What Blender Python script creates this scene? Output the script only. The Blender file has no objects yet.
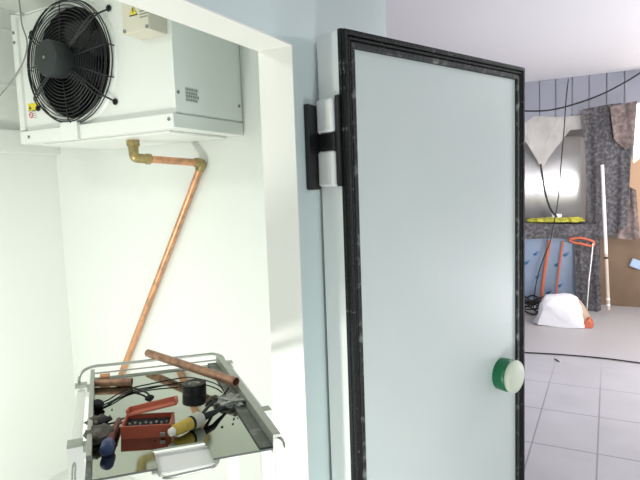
import bpy, bmesh, math, random
from mathutils import Vector as V, Matrix
random.seed(4)
scn = bpy.context.scene
COL = scn.collection

# ------------------------------------------------------------------ camera
FPX, PITCH, ROLL, HEAD = 545.25, math.radians(5.49), math.radians(2.02), math.radians(27.98)
CAM = V((-1.205, -0.770, 1.5))
F_ = V((math.cos(HEAD)*math.cos(PITCH), math.sin(HEAD)*math.cos(PITCH), -math.sin(PITCH)))
R0 = V((math.sin(HEAD), -math.cos(HEAD), 0)); U0 = R0.cross(F_)
R_ = math.cos(ROLL)*R0 - math.sin(ROLL)*U0
U_ = math.cos(ROLL)*U0 + math.sin(ROLL)*R0
cd = bpy.data.cameras.new('camera'); cam = bpy.data.objects.new('camera', cd); COL.objects.link(cam)
cd.sensor_width = 36; cd.lens = FPX/640*36; cd.clip_start = 0.02
m = Matrix((R_, U_, -F_)).transposed().to_4x4(); m.translation = CAM
cam.matrix_world = m
scn.camera = cam

def at(x, y, ax, v):
    """point of the plane axis=v seen at x, y: used to measure the place from the photograph"""
    r = F_ + R_*((x-320)/FPX) + U_*((240-y)/FPX)
    return CAM + r*((v-CAM[ax])/r[ax])

# ------------------------------------------------------------------ materials
def mat(name, col, rough=.5, metal=0, noise=None, bump=0, spec=.5, emit=None, trans=0, alpha=1, coat=0):
    """noise = (scale, second colour, low, high) mottling; bump = (scale, strength)"""
    mt = bpy.data.materials.new(name); mt.use_nodes = True
    nt = mt.node_tree; b = nt.nodes['Principled BSDF']
    b.inputs['Base Color'].default_value = (*col, 1); b.inputs['Roughness'].default_value = rough
    b.inputs['Metallic'].default_value = metal; b.inputs['Specular IOR Level'].default_value = spec
    b.inputs['Transmission Weight'].default_value = trans; b.inputs['Coat Weight'].default_value = coat
    tc = nt.nodes.new('ShaderNodeTexCoord')
    if noise:
        n = nt.nodes.new('ShaderNodeTexNoise'); n.inputs['Scale'].default_value = noise[0]; n.inputs['Detail'].default_value = 5
        r = nt.nodes.new('ShaderNodeValToRGB')
        r.color_ramp.elements[0].position = noise[2]; r.color_ramp.elements[1].position = noise[3]
        r.color_ramp.elements[0].color = (*col, 1); r.color_ramp.elements[1].color = (*noise[1], 1)
        nt.links.new(tc.outputs['Object'], n.inputs['Vector']); nt.links.new(n.outputs['Fac'], r.inputs['Fac'])
        nt.links.new(r.outputs['Color'], b.inputs['Base Color'])
    if bump:
        n2 = nt.nodes.new('ShaderNodeTexNoise'); n2.inputs['Scale'].default_value = bump[0]; n2.inputs['Detail'].default_value = 4
        bp = nt.nodes.new('ShaderNodeBump'); bp.inputs['Strength'].default_value = bump[1]; bp.inputs['Distance'].default_value = .01
        nt.links.new(tc.outputs['Object'], n2.inputs['Vector']); nt.links.new(n2.outputs['Fac'], bp.inputs['Height'])
        nt.links.new(bp.outputs['Normal'], b.inputs['Normal'])
    if emit:
        b.inputs['Emission Color'].default_value = (*emit[0], 1); b.inputs['Emission Strength'].default_value = emit[1]
    return mt
M = dict(
 outwall=mat('coated panel outside', (.60,.71,.69), .45, bump=(40,.03)),
 inwall=mat('white panel inside', (.81,.83,.795), .4, bump=(30,.02)),
 lining=mat('cream lining', (.84,.84,.79), .4),
 doorskin=mat('door skin', (.63,.705,.67), .4, noise=(3,(.66,.725,.69),.3,.7)),
 dooredge=mat('door edge', (.84,.86,.84), .4),
 gasket=mat('black scuffed rubber', (.006,.008,.007), .5, spec=.3, noise=(42,(.30,.32,.29),.64,.80), bump=(120,.4)),
 gasketworn=mat('worn grey rubber', (.012,.015,.013), .55, noise=(24,(.27,.29,.26),.54,.78), bump=(90,.4)),
 black=mat('black plastic', (.008,.009,.010), .45),
 blackmat=mat('dull black', (.008,.009,.010), .8),
 motor=mat('motor grey', (.020,.024,.026), .55),
 unit=mat('white enamel', (.80,.81,.78), .35),
 unitside=mat('white enamel side', (.85,.86,.84), .35),
 beige=mat('beige plastic', (.68,.64,.53), .5),
 screw=mat('screw', (.25,.25,.25), .35, .8),
 yellow=mat('warning yellow', (.80,.66,.03), .5),
 ink=mat('label ink', (.05,.05,.05), .6),
 labelgrey=mat('label grey print', (.25,.27,.26), .6),
 paperw=mat('label white', (.8,.8,.78), .6),
 redink=mat('label red', (.65,.12,.10), .6),
 copper=mat('copper tube', (.72,.36,.20), .38, .65, noise=(28,(.42,.24,.15),.45,.72)),
 copperold=mat('tarnished copper tube', (.46,.25,.16), .42, .55, noise=(45,(.24,.13,.09),.4,.7)),
 brass=mat('brass', (.42,.32,.14), .38, .7, noise=(50,(.22,.17,.09),.45,.7)),
 mirror=mat('polished steel', (.45,.48,.42), .05, 1, bump=(6,.01)),
 chrome=mat('dull chrome', (.52,.53,.49), .3, .85),
 rim=mat('grey steel rim', (.44,.45,.40), .4, .5),
 rimdark=mat('dark steel channel', (.14,.15,.13), .5, .4, noise=(40,(.33,.33,.29),.5,.8)),
 framew=mat('white painted tube', (.86,.86,.82), .35),
 casered=mat('red plastic', (.36,.070,.035), .45),
 casepink=mat('red plastic lid', (.50,.14,.08), .45),
 steel=mat('steel', (.42,.42,.40), .35, 1),
 tooly=mat('yellow band', (.52,.37,.05), .5, noise=(60,(.30,.22,.05),.55,.75)),
 toolg=mat('grey green collar', (.46,.47,.38), .45),
 toolw=mat('milky nozzle', (.75,.76,.68), .4),
 blue=mat('dark blue plastic', (.025,.045,.13), .4),
 darkred=mat('dark red rod', (.14,.03,.02), .5),
 rag=mat('dark brown rag', (.085,.075,.06), .9, noise=(60,(.16,.15,.12),.4,.7), bump=(90,.8)),
 scrap=mat('grey plastic film', (.36,.37,.33), .3, noise=(50,(.14,.14,.12),.45,.7), bump=(60,.8)),
 cable=mat('black cable', (.010,.011,.012), .5),
 greycable=mat('grey cable', (.30,.31,.28), .5),
 green=mat('green plastic', (.004,.16,.06), .4),
 cream=mat('pale green knob', (.70,.76,.60), .45),
 ceiling=mat('white ceiling', (.86,.85,.88), .6),
 clad=mat('blue grey cladding', (.33,.34,.40), .5),
 felt=mat('grey felt', (.07,.067,.072), .95, noise=(30,(.18,.17,.178),.42,.70), bump=(60,.9)),
 feltb=mat('brownish felt', (.15,.12,.11), .95, noise=(20,(.30,.23,.21),.42,.68), bump=(60,.9)),
 paper=mat('grey wrap', (.52,.50,.47), .85, noise=(5,(.40,.39,.37),.4,.7), bump=(12,.4)),
 tank=mat('stainless sheet', (.80,.80,.79), .36, .7),
 bluefilm=mat('blue film', (.25,.32,.43), .35, noise=(3,(.29,.36,.47),.4,.6)),
 filmmark=mat('blue print', (.05,.20,.42), .5),
 hiviz=mat('yellow green cloth', (.50,.48,.06), .8, noise=(12,(.35,.34,.04),.5,.75), bump=(30,.5)),
 orange=mat('orange plastic', (.55,.13,.06), .45),
 brownrail=mat('brown orange strap', (.48,.13,.06), .7),
 ply=mat('brown board', (.17,.11,.065), .7, noise=(3,(.21,.135,.085),.35,.7)),
 tan=mat('tan timber', (.52,.33,.20), .7),
 sack=mat('white sack', (.86,.85,.88), .65, bump=(9,1.0)),
 card=mat('brown card', (.50,.38,.27), .8),
 pvc=mat('white pipe', (.74,.72,.72), .4),
 pvcdirty=mat('soiled pipe end', (.55,.45,.36), .6),
 palecloth=mat('pale blue mask', (.42,.55,.70), .8),
 backwall=mat('grey plaster', (.30,.30,.32), .9),
 glass=mat('bright pane', (.8,.85,.9), .3, emit=((1.0,.86,.70), 2.5)),
 debris=mat('debris', (.04,.035,.03), .8),
)
# floor tiles: joints every 0.52 m along x, 0.335 m along y, dust covering the far part
fm = mat('floor tile', (.66,.65,.67), .5); nt = fm.node_tree; b = nt.nodes['Principled BSDF']
tc = nt.nodes.new('ShaderNodeTexCoord'); sep = nt.nodes.new('ShaderNodeSeparateXYZ'); nt.links.new(tc.outputs['Object'], sep.inputs[0])
def node(op, a, bb, c=None):
    n = nt.nodes.new('ShaderNodeMath'); n.operation = op
    for i, v in enumerate((a, bb, c)):
        if v is None: continue
        if isinstance(v, (int, float)): n.inputs[i].default_value = v
        else: nt.links.new(v, n.inputs[i])
    return n.outputs[0]
def joint(o, off, step, w):
    t = node('FRACT', node('DIVIDE', node('ADD', o, 50*step-off), step), 0)
    return node('GREATER_THAN', node('ABSOLUTE', node('SUBTRACT', t, .5), 0), .5-w/step/2)
jl = node('MAXIMUM', joint(sep.outputs[0], 2.0, .52, .010), joint(sep.outputs[1], -.40, .335, .009))
nz = nt.nodes.new('ShaderNodeTexNoise'); nz.inputs['Scale'].default_value = 2.2; nz.inputs['Detail'].default_value = 6
nt.links.new(tc.outputs['Object'], nz.inputs['Vector'])
edge = node('ADD', sep.outputs[0], node('MULTIPLY', nz.outputs['Fac'], .9))
fade = nt.nodes.new('ShaderNodeMapRange'); fade.inputs[1].default_value = 3.35; fade.inputs[2].default_value = 4.1
fade.inputs[3].default_value = .75; fade.inputs[4].default_value = 0; nt.links.new(edge, fade.inputs[0])
jm = node('MULTIPLY', jl, fade.outputs[0])
mx = nt.nodes.new('ShaderNodeMix'); mx.data_type = 'RGBA'; mx.inputs[6].default_value = (.60,.59,.62,1); mx.inputs[7].default_value = (.24,.24,.26,1)
nt.links.new(jm, mx.inputs[0])
mx2 = nt.nodes.new('ShaderNodeMix'); mx2.data_type = 'RGBA'; mx2.blend_type = 'MULTIPLY'; mx2.inputs[0].default_value = 1
rp = nt.nodes.new('ShaderNodeValToRGB'); rp.color_ramp.elements[0].position = .3; rp.color_ramp.elements[1].position = .7
rp.color_ramp.elements[0].color = (.86,.85,.85,1); rp.color_ramp.elements[1].color = (1,1,1,1)
nt.links.new(nz.outputs['Fac'], rp.inputs[0]); nt.links.new(mx.outputs[2], mx2.inputs[6]); nt.links.new(rp.outputs[0], mx2.inputs[7])
mx3 = nt.nodes.new('ShaderNodeMix'); mx3.data_type = 'RGBA'; mx3.inputs[7].default_value = (.50,.475,.465,1)
dust = nt.nodes.new('ShaderNodeMapRange'); dust.inputs[1].default_value = 3.9; dust.inputs[2].default_value = 4.7; dust.inputs[4].default_value = .85
nt.links.new(edge, dust.inputs[0]); nt.links.new(dust.outputs[0], mx3.inputs[0]); nt.links.new(mx2.outputs[2], mx3.inputs[6])
nt.links.new(mx3.outputs[2], b.inputs['Base Color']); M['floor'] = fm

# ------------------------------------------------------------------ helpers
WL = {}
def tag(o, label=None, cat=None, group=None, kind=None):
    if label: o['label'] = label
    if cat: o['category'] = cat
    if group: o['group'] = group
    if kind: o['kind'] = kind
    return o
def empty(name, loc, label, cat, group=None):
    o = bpy.data.objects.new(name, None); COL.objects.link(o); o.location = loc; o.empty_display_size = .05
    WL[o.name] = V(loc); return tag(o, label, cat, group)
def obj(name, bm, mt, parent=None, smooth=None, bevel=0, base=False):
    """one bmesh given in world metres becomes one object with its own origin"""
    bmesh.ops.remove_doubles(bm, verts=bm.verts, dist=1e-6)
    bmesh.ops.recalc_face_normals(bm, faces=bm.faces)
    lo = V((min(v.co[i] for v in bm.verts) for i in range(3))); hi = V((max(v.co[i] for v in bm.verts) for i in range(3)))
    o0 = (lo+hi)/2
    if parent is None: o0.z = lo.z
    if base: o0 = V((0,0,0))
    bmesh.ops.translate(bm, vec=-o0, verts=bm.verts)
    me = bpy.data.meshes.new(name); bm.to_mesh(me); bm.free()
    me.materials.append(M[mt]); o = bpy.data.objects.new(name, me); COL.objects.link(o)
    if parent is not None:
        o.parent = parent; o.location = o0 - WL[parent.name]
    else: o.location = o0
    WL[o.name] = o0
    if bevel:
        bv = o.modifiers.new('bevel', 'BEVEL'); bv.width = bevel; bv.segments = 3; bv.limit_method = 'ANGLE'; bv.angle_limit = math.radians(40)
        smooth = 50 if smooth is None else smooth
    if smooth is not None:
        for p in me.polygons: p.use_smooth = True
        try: me.set_sharp_from_angle(angle=math.radians(smooth))
        except Exception: pass
    return o
def struct(name, bm, mt, **k):
    return tag(obj(name, bm, mt, **k), kind='structure')
def NB(): return bmesh.new()
def hexa(bm, P):
    """eight corners: bottom ring 0-3, top ring 4-7"""
    vs = [bm.verts.new(p) for p in P]
    for f in ((3,2,1,0),(4,5,6,7),(0,1,5,4),(1,2,6,5),(2,3,7,6),(3,0,4,7)): bm.faces.new([vs[i] for i in f])
    return bm
def box(bm, a, c):
    x0,y0,z0 = a; x1,y1,z1 = c
    return hexa(bm, [(x0,y0,z0),(x1,y0,z0),(x1,y1,z0),(x0,y1,z0),(x0,y0,z1),(x1,y0,z1),(x1,y1,z1),(x0,y1,z1)])
def obox(bm, o, ex, ey, ez, r):
    """box in the frame o, ex, ey, ez with ranges r = (x0,x1,y0,y1,z0,z1)"""
    q = lambda x,y,z: V(o)+V(ex)*x+V(ey)*y+V(ez)*z
    x0,x1,y0,y1,z0,z1 = r
    return hexa(bm, [q(x0,y0,z0),q(x1,y0,z0),q(x1,y1,z0),q(x0,y1,z0),q(x0,y0,z1),q(x1,y0,z1),q(x1,y1,z1),q(x0,y1,z1)])
def cat(P, n=6, closed=False):
    P = [V(p) for p in P]; out = []
    N = len(P); rng = range(N if closed else N-1)
    for i in rng:
        g = (lambda k: P[k % N]) if closed else (lambda k: P[max(0, min(N-1, k))])
        p0,p1,p2,p3 = g(i-1), g(i), g(i+1), g(i+2)
        for j in range(n):
            t = j/n
            out.append(.5*((2*p1)+(p2-p0)*t+(2*p0-5*p1+4*p2-p3)*t*t+(3*p1-p0-3*p2+p3)*t**3))
    if not closed: out.append(P[-1])
    return out
def tube(bm, P, r, n=10, closed=False, inner=0):
    P = [V(p) for p in P]; N = len(P)
    rr = r if isinstance(r, (list, tuple)) else [r]*N
    T = []
    for i in range(N):
        a = P[(i-1) % N] if (closed or i) else P[0]
        c = P[(i+1) % N] if (closed or i < N-1) else P[-1]
        T.append((c-a).normalized())
    up = V((0,0,1)) if abs(T[0].z) < .9 else V((1,0,0))
    nrm = (up - T[0]*up.dot(T[0])).normalized(); rings = []
    for i in range(N):
        nrm = (nrm - T[i]*nrm.dot(T[i])).normalized(); bn = T[i].cross(nrm)
        rings.append([bm.verts.new(P[i]+(nrm*math.cos(2*math.pi*k/n)+bn*math.sin(2*math.pi*k/n))*rr[i]) for k in range(n)])
    for i in range(N if closed else N-1):
        A, B = rings[i], rings[(i+1) % N]
        for k in range(n): bm.faces.new((A[k], A[(k+1)%n], B[(k+1)%n], B[k]))
    if not closed:
        if inner:     # open pipe end: wall thickness and a bore
            for R, p, t in ((rings[0], P[0], T[0]), (rings[-1], P[-1], -T[-1])):
                I = [bm.verts.new(p+(v.co-p)*inner) for v in R]; D = [bm.verts.new(p+(v.co-p)*inner+t*rr[0]*2.5) for v in R]
                for k in range(n):
                    bm.faces.new((R[k], R[(k+1)%n], I[(k+1)%n], I[k])); bm.faces.new((I[k], I[(k+1)%n], D[(k+1)%n], D[k]))
                bm.faces.new(D)
        else:
            bm.faces.new(rings[0][::-1]); bm.faces.new(rings[-1])
    return bm
def lathe(bm, o, ax, prof, n=40):
    """profile of (distance along axis, radius)"""
    ax = V(ax).normalized(); u = ax.orthogonal().normalized(); w = ax.cross(u); rings = []
    for h, r in prof:
        c = V(o)+ax*h
        rings.append([bm.verts.new(c+(u*math.cos(2*math.pi*k/n)+w*math.sin(2*math.pi*k/n))*max(r,1e-5)) for k in range(n)])
    for A, B in zip(rings, rings[1:]):
        for k in range(n): bm.faces.new((A[k], A[(k+1)%n], B[(k+1)%n], B[k]))
    bm.faces.new(rings[0][::-1]); bm.faces.new(rings[-1])
    return bm
def torus(bm, o, ax, R, r, n=48, k=6):
    ax = V(ax).normalized(); u = ax.orthogonal().normalized(); w = ax.cross(u)
    return tube(bm, [V(o)+(u*math.cos(2*math.pi*i/n)+w*math.sin(2*math.pi*i/n))*R for i in range(n)], r, k, closed=True)
def slab(bm, P, d):
    """polygon P extruded along d"""
    A = [bm.verts.new(p) for p in P]; B = [bm.verts.new(V(p)+V(d)) for p in P]; n = len(P)
    bm.faces.new(A[::-1]); bm.faces.new(B)
    for k in range(n): bm.faces.new((A[k], A[(k+1)%n], B[(k+1)%n], B[k]))
    return bm
def sheet(bm, top, bot, nu, nv, fold, d, seed=0, amp=.02):
    """hanging cloth: top and bottom outlines (lists), folds along its width, thickness d along -x"""
    rnd = random.Random(seed); ph = [rnd.uniform(0,6.3) for _ in range(4)]
    def lerp(L, t):
        t *= len(L)-1; i = min(int(t), len(L)-2); return V(L[i]).lerp(V(L[i+1]), t-i)
    G = []
    for s in (0, 1):
        g = []
        for j in range(nv+1):
            row = []
            for i in range(nu+1):
                u = i/nu; v = j/nv; p = lerp(top, u).lerp(lerp(bot, u), v)
                w = amp*(math.sin(u*fold*6.28+ph[0]+v*1.5)+.5*math.sin(u*fold*13.7+ph[1]-v*2)+.4*math.sin(v*7+u*5+ph[2]))
                p.x += w - (d if s else 0); row.append(bm.verts.new(p))
            g.append(row)
        G.append(g)
    for g in G:
        for j in range(nv):
            for i in range(nu): bm.faces.new((g[j][i], g[j][i+1], g[j+1][i+1], g[j+1][i]))
    a, c = G
    for j in range(nv):
        for i in (0, nu): bm.faces.new((a[j][i], a[j+1][i], c[j+1][i], c[j][i]))
    for i in range(nu):
        for j in (0, nv): bm.faces.new((a[j][i], a[j][i+1], c[j][i+1], c[j][i]))
    return bm
def lump(bm, c, r, seed, amp=.25, sub=3, flat=None, freq=3):
    from mathutils import noise
    res = bmesh.ops.create_icosphere(bm, subdivisions=sub, radius=1); off = V((seed*7.1, seed*3.3, seed))
    for v in res['verts']:
        k = 1+amp*noise.noise(v.co*freq+off)+amp*.5*noise.noise(v.co*freq*2.3+off)
        p = V((v.co.x*r[0]*k, v.co.y*r[1]*k, v.co.z*r[2]*k))+V(c)
        if flat is not None and p.z < flat: p.z = flat
        v.co = p
    return bm
X_, Y_, Z_ = V((1,0,0)), V((0,1,0)), V((0,0,1))

# ------------------------------------------------------------------ the cold room and the hall
JX, HZ, TH = .1175, 1.888, .108         # right jamb, header, wall thickness
XW, YB, BX, BT = .737, 1.833, .850, 2.55 # inner right wall, inner back wall, outer box side, box top
LX = -.82                                # left jamb
bm = NB()
box(bm, (JX+.004,0,0), (BX,TH,BT)); box(bm, (LX-.004,0,HZ+.004), (JX+.004,TH,BT)); box(bm, (-2.0,0,0), (LX-.004,TH,BT))
struct('wall_front', bm, 'outwall')
bm = NB(); e = .001
box(bm, (JX,-e,.0), (JX+.004,TH+e,HZ+.004)); box(bm, (LX-.004,-e,.0), (LX,TH+e,HZ+.004)); box(bm, (LX,-e,HZ), (JX,TH+e,HZ+.004))
struct('trim_1', bm, 'lining')
struct('wall_right', box(NB(), (XW,TH,0), (BX,YB+.11,BT)), 'inwall')
struct('wall_back', box(NB(), (-2.0,YB,0), (XW,YB+.11,BT)), 'inwall')
struct('wall_left', box(NB(), (-2.11,0,0), (-2.0,YB+.11,BT)), 'inwall')
# cold room ceiling panel and inner faces
struct('ceiling_1', box(NB(), (-2.0,TH,2.42), (XW,YB,2.50)), 'inwall')
struct('floor_1', box(NB(), (-2.0,TH+.001,.001), (XW-.001,YB-.001,.012)), 'inwall')
# trunking band and panel joints on the back wall
z0, z1 = at(5,153,1,YB).z, at(5,130,1,YB).z
struct('trim_2', box(NB(), (-1.2,YB-.035,z0), (XW,YB,z1)), 'inwall', bevel=.004)
for i, yy in enumerate((85, 30)):
    zz = at(5,yy,1,YB).z
    struct('trim_%d' % (3+i), box(NB(), (-1.2,YB-.004,zz-.004), (XW,YB,zz+.004)), 'unitside')
# hall
struct('floor', box(NB(), (-4,-3.6,-.1), (7.5,3.2,0)), 'floor', base=True)
CZ = 2.68
struct('ceiling', box(NB(), (-2.6,-3.6,CZ), (7.5,3.2,CZ+.1)), 'ceiling')
struct('wall_far', box(NB(), (7.4,-3.6,0), (7.5,3.2,CZ)), 'backwall')
# ribbed cladding above the far wall, its lower edge rising to the right
XF_ = 5.95
bm = NB()
def cz(y): # bottom height of the cladding
    a, c = at(525,124,0,XF_), at(640,103,0,XF_); return a.z+(c.z-a.z)*(y-a.y)/(c.y-a.y)
p = .178; y = 3.0
while y > -3.3:
    za, zb = cz(y), cz(y-p)
    slab(bm, [(XF_,y,za),(XF_,y-p+.012,zb),(XF_,y-p+.012,CZ),(XF_,y,CZ)], (.03,0,0))
    y -= p
slab(bm, [(XF_+.025,3.0,cz(3.0)+.01),(XF_+.025,-3.3,cz(-3.3)+.01),(XF_+.025,-3.3,CZ),(XF_+.025,3.0,CZ)], (.04,0,0))
struct('wall_upper', bm, 'clad')

# ------------------------------------------------------------------ evaporator unit
XE, YN, YF_ = .33, .618, 1.470          # front plane, near side, far side
ZB, ZL, ZT = 1.728, 1.787, 2.275        # tray bottom, body bottom, body top
FC = V((XE, 1.136, 2.030)); FR = .216
ev = empty('evaporator_unit', (XE+.2, (YN+YF_)/2, ZB), 'white wall-mounted evaporator cooler with one black caged fan', 'evaporator')
bm = NB(); n = 64                       # housing with a round opening
ring = []; outer = []
for k in range(n):
    a = 2*math.pi*k/n; c, s = math.cos(a), math.sin(a)
    ring.append(bm.verts.new((XE, FC.y+FR*c, FC.z+FR*s)))
    t = min([(q-o)/d for q,o,d in ((YN,FC.y,c),(YF_,FC.y,c),(ZL,FC.z,s),(ZT,FC.z,s)) if abs(d) > 1e-6 and (q-o)/d > 0])
    outer.append(bm.verts.new((XE, FC.y+t*c, FC.z+t*s)))
deep = [bm.verts.new((XE+.14, FC.y+(v.co.y-FC.y)*.95, FC.z+(v.co.z-FC.z)*.95)) for v in ring]
sp_n = 64
cor = {}
for yy in (YN, YF_):
    for zz in (ZL, ZT): cor[(yy,zz)] = bm.verts.new((XE,yy,zz))
for k in range(n):
    A, B = outer[k], outer[(k+1)%n]
    same = abs(A.co.y-B.co.y) < 1e-5 or abs(A.co.z-B.co.z) < 1e-5
    if same: bm.faces.new((ring[k], A, B, ring[(k+1)%n]))
    else:
        ky = YN if min(A.co.y,B.co.y) < FC.y-.2 and abs(min(A.co.y,B.co.y)-YN) < 1e-4 else YF_
        kz = ZL if abs(min(A.co.z,B.co.z)-ZL) < 1e-4 else ZT
        bm.faces.new((ring[k], A, cor[(ky,kz)], B, ring[(k+1)%n]))
    bm.faces.new((ring[k], ring[(k+1)%n], deep[(k+1)%n], deep[k]))
XB = XW-.004
q = [(XE,YN,ZL),(XE,YF_,ZL),(XE,YF_,ZT),(XE,YN,ZT),(XB,YN,ZL),(XB,YF_,ZL),(XB,YF_,ZT),(XB,YN,ZT)]
vs = [bm.verts.new(p) for p in q]
for f in ((4,5,6,7),(0,1,5,4),(2,3,7,6),(3,0,4,7),(1,2,6,5)): bm.faces.new([vs[i] for i in f])
hs = obj('housing', bm, 'unit', ev)
bm = NB(); rr = [[bm.verts.new((XE+h, FC.y+r*math.cos(2*math.pi*k/64), FC.z+r*math.sin(2*math.pi*k/64))) for k in range(64)] for h,r in ((-.002,FR-.001),(-.002,FR-.004),(.132,FR*.95-.005),(.132,.001))]
for A, B in zip(rr, rr[1:]):
    for k in range(64): bm.faces.new((A[k], A[(k+1)%64], B[(k+1)%64], B[k]))
obj('fan_shroud', bm, 'blackmat', ev, smooth=40)
bm = NB(); lathe(bm, (XE+.001,FC.y,FC.z), -X_, [(0,FR+.030),(.006,FR+.028),(.012,FR+.012),(.010,FR+.004),(0,FR+.002)])
# make it a true ring
bm.free(); bm = NB()
prof = [(0,FR+.035),(.006,FR+.030),(.016,FR+.012),(.014,FR+.002),(0,FR)]
rings = []
for h, r in prof: rings.append([bm.verts.new((XE-h, FC.y+r*math.cos(2*math.pi*k/64), FC.z+r*math.sin(2*math.pi*k/64))) for k in range(64)])
for A, B in zip(rings, rings[1:]+rings[:1]):
    for k in range(64): bm.faces.new((A[k], A[(k+1)%64], B[(k+1)%64], B[k]))
obj('fan_collar', bm, 'unit', ev, smooth=60)
# drip tray
bm = NB(); box(bm, (XE-.022,YN-.008,ZB+.004), (XB,YF_+.012,ZL-.002))
dt = obj('drip_tray', bm, 'unit', ev, bevel=.004)
bm = NB(); slab(bm, [(XE+.03,YN+.06,ZB+.004),(XB-.03,YN+.06,ZB+.004),(XB-.03,YF_-.06,ZB+.004),(XE+.03,YF_-.06,ZB+.004)], (0,0,-.010))
obj('drain_pan', bm, 'unit', dt, bevel=.003)
# side cover and its seam
bm = NB(); box(bm, (XE-.003,YN-.006,ZL+.004), (XB,YN,ZT)); obj('side_panel', bm, 'unitside', ev, bevel=.002)
bm = NB(); box(bm, (XE-.014,YF_-.010,ZL+.002), (XE+.03,YF_+.022,ZT)); obj('end_flange', bm, 'unit', ev, bevel=.004)
bm = NB(); box(bm, (XE-.012,YF_-.05,ZT-.012), (XE+.2,YF_+.02,ZT+.004)); obj('top_edge', bm, 'unit', ev, bevel=.002)
def screw(x, y, z, ax, par=ev):
    obj('screw', lathe(NB(), (x,y,z), ax, [(0,.0065),(.003,.0065),(.0045,.004)], 12), 'screw', par, smooth=40)
for px, py in ((178,92),(239,106)):
    q = at(px,py,1,YN-.006); screw(q.x, q.y, q.z, -Y_)
for px, py in ((169,119),(29,137)):
    q = at(px,py,0,XE-.022); screw(q.x, q.y, q.z, -X_)
for zz in (.045, .085): screw(XE-.014, YF_+.008, ZT-zz-.03, -X_)
# small clip over the tray lip
a = at(71,124,0,XE-.022)
obj('clip', box(NB(), (XE-.036,a.y-.050,ZB-.002), (XE-.018,a.y+.050,ZL+.012)), 'unit', ev, bevel=.003)
# rating label on the side
a = at(184.5,85.5,1,YN-.006); c = at(199,104,1,YN-.006)
lb = obj('rating_label', box(NB(), (a.x,YN-.0072,c.z), (c.x,YN-.006,a.z)), 'paperw', ev)
bm = NB(); rnd = random.Random(3)
for r in range(4):
    z = a.z-.006-(a.z-c.z-.008)*r/4; x = a.x+.003
    while x < c.x-.008:
        w = rnd.uniform(.004,.009); box(bm, (x,YN-.0078,z-.011), (x+w,YN-.0072,z-.001 if r%2 else z)); x += w+.0025
obj('label_print', bm, 'labelgrey', lb)
# warning stickers low on the left of the fan
a = at(28,104,0,XE); c = at(39,110,0,XE)
st = obj('warning_sticker', box(NB(), (XE-.0012,c.y,c.z), (XE,a.y,a.z)), 'yellow', ev)
yc, zc = a.y-.014, (a.z+c.z)/2
obj('warning_mark', slab(NB(), [(XE-.0018,yc+.009,zc-.008),(XE-.0018,yc-.009,zc-.008),(XE-.0018,yc,zc+.009)], (.0006,0,0)), 'ink', st)
a = at(28.5,111,0,XE); c = at(37.5,119,0,XE)
st = obj('safety_sticker', box(NB(), (XE-.0012,c.y,c.z), (XE,a.y,a.z)), 'paperw', ev)
yc, zc = a.y-.018, (a.z+c.z)/2; bm = NB(); torus(bm, (XE-.0016,yc,zc), X_, .011, .0022, 20, 5)
obox(bm, (XE-.0016,yc,zc), X_, V((0,.7,.7)), V((0,.7,-.7)), (-.0006,.0006,-.011,.011,-.0016,.0016)); obj('red_ring', bm, 'redink', st)
bm = NB()
for k in range(4): box(bm, (XE-.0018,c.y+.004,c.z+.006+k*.009), (XE-.0012,c.y+.028,c.z+.0085+k*.009))
obj('sticker_text', bm, 'labelgrey', st)
# junction box
XJ = .24; a = at(149,29,0,XJ); yl = at(123,36,0,XJ).y; yr = a.y
jb = obj('junction_box', box(NB(), (XJ,yr,a.z), (XE,yl,a.z+.16)), 'beige', ev, bevel=.004)
for yy in (yr+.008, yl-.010): screw(XJ, yy, a.z+.010, -X_, jb)
tz = at(133,11,0,XJ-.001)
w = .020
tr = obj('warning_triangle', slab(NB(), [(XJ-.0008,tz.y+w,tz.z-w*.8),(XJ-.0008,tz.y-w,tz.z-w*.8),(XJ-.0008,tz.y,tz.z+w)], (.0008,0,0)), 'ink', jb)
w = .0165; obj('triangle_field', slab(NB(), [(XJ-.0014,tz.y+w,tz.z-w*.72),(XJ-.0014,tz.y-w,tz.z-w*.72),(XJ-.0014,tz.y,tz.z+w)], (.0006,0,0)), 'yellow', tr)
obj('bolt_mark', slab(NB(), [(XJ-.002,tz.y+.003,tz.z+.010),(XJ-.002,tz.y-.002,tz.z+.010),(XJ-.002,tz.y-.001,tz.z+.001),(XJ-.002,tz.y-.004,tz.z+.001),(XJ-.002,tz.y+.001,tz.z-.010),(XJ-.002,tz.y+.001,tz.z-.002),(XJ-.002,tz.y+.004,tz.z-.002)], (.0006,0,0)), 'ink', tr)
bm = NB(); a = at(139,8,0,XJ)
for k in range(4): box(bm, (XJ-.0008,a.y-.042+.004*(k%2),a.z-.004-k*.010), (XJ,a.y,a.z-k*.010))
obj('box_text', bm, 'labelgrey', jb)
# fan: blades, motor, guard
bm = NB(); xb = XE+.055
for k in range(5):
    a0 = 2*math.pi*k/5
    g = []
    for i in range(7):
        r = .05+(FR-.062)*i/6; row = []
        for j in range(7):
            t = j/6-.5; a = a0+t*(.95-.25*i/6)+.25*i/6
            row.append(bm.verts.new((xb+.035*t*2*(1-.3*i/6), FC.y+r*math.cos(a), FC.z+r*math.sin(a))))
        g.append(row)
    for i in range(6):
        for j in range(6): bm.faces.new((g[i][j], g[i][j+1], g[i+1][j+1], g[i+1][j]))
bl = obj('fan_blades', bm, 'black', ev, smooth=60)
so = bl.modifiers.new('solid', 'SOLIDIFY'); so.thickness = .003
obj('hub', lathe(NB(), (xb+.03,FC.y,FC.z), -X_, [(0,.055),(.06,.055),(.075,.045)]), 'motor', ev, smooth=40)
mo = obj('motor', lathe(NB(), (XE+.02,FC.y,FC.z), -X_, [(0,.045),(.01,.062),(.075,.064),(.078,.070),(.135,.070),(.146,.064),(.149,.050),(.149,.012)], 48), 'motor', ev, smooth=40)
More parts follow.
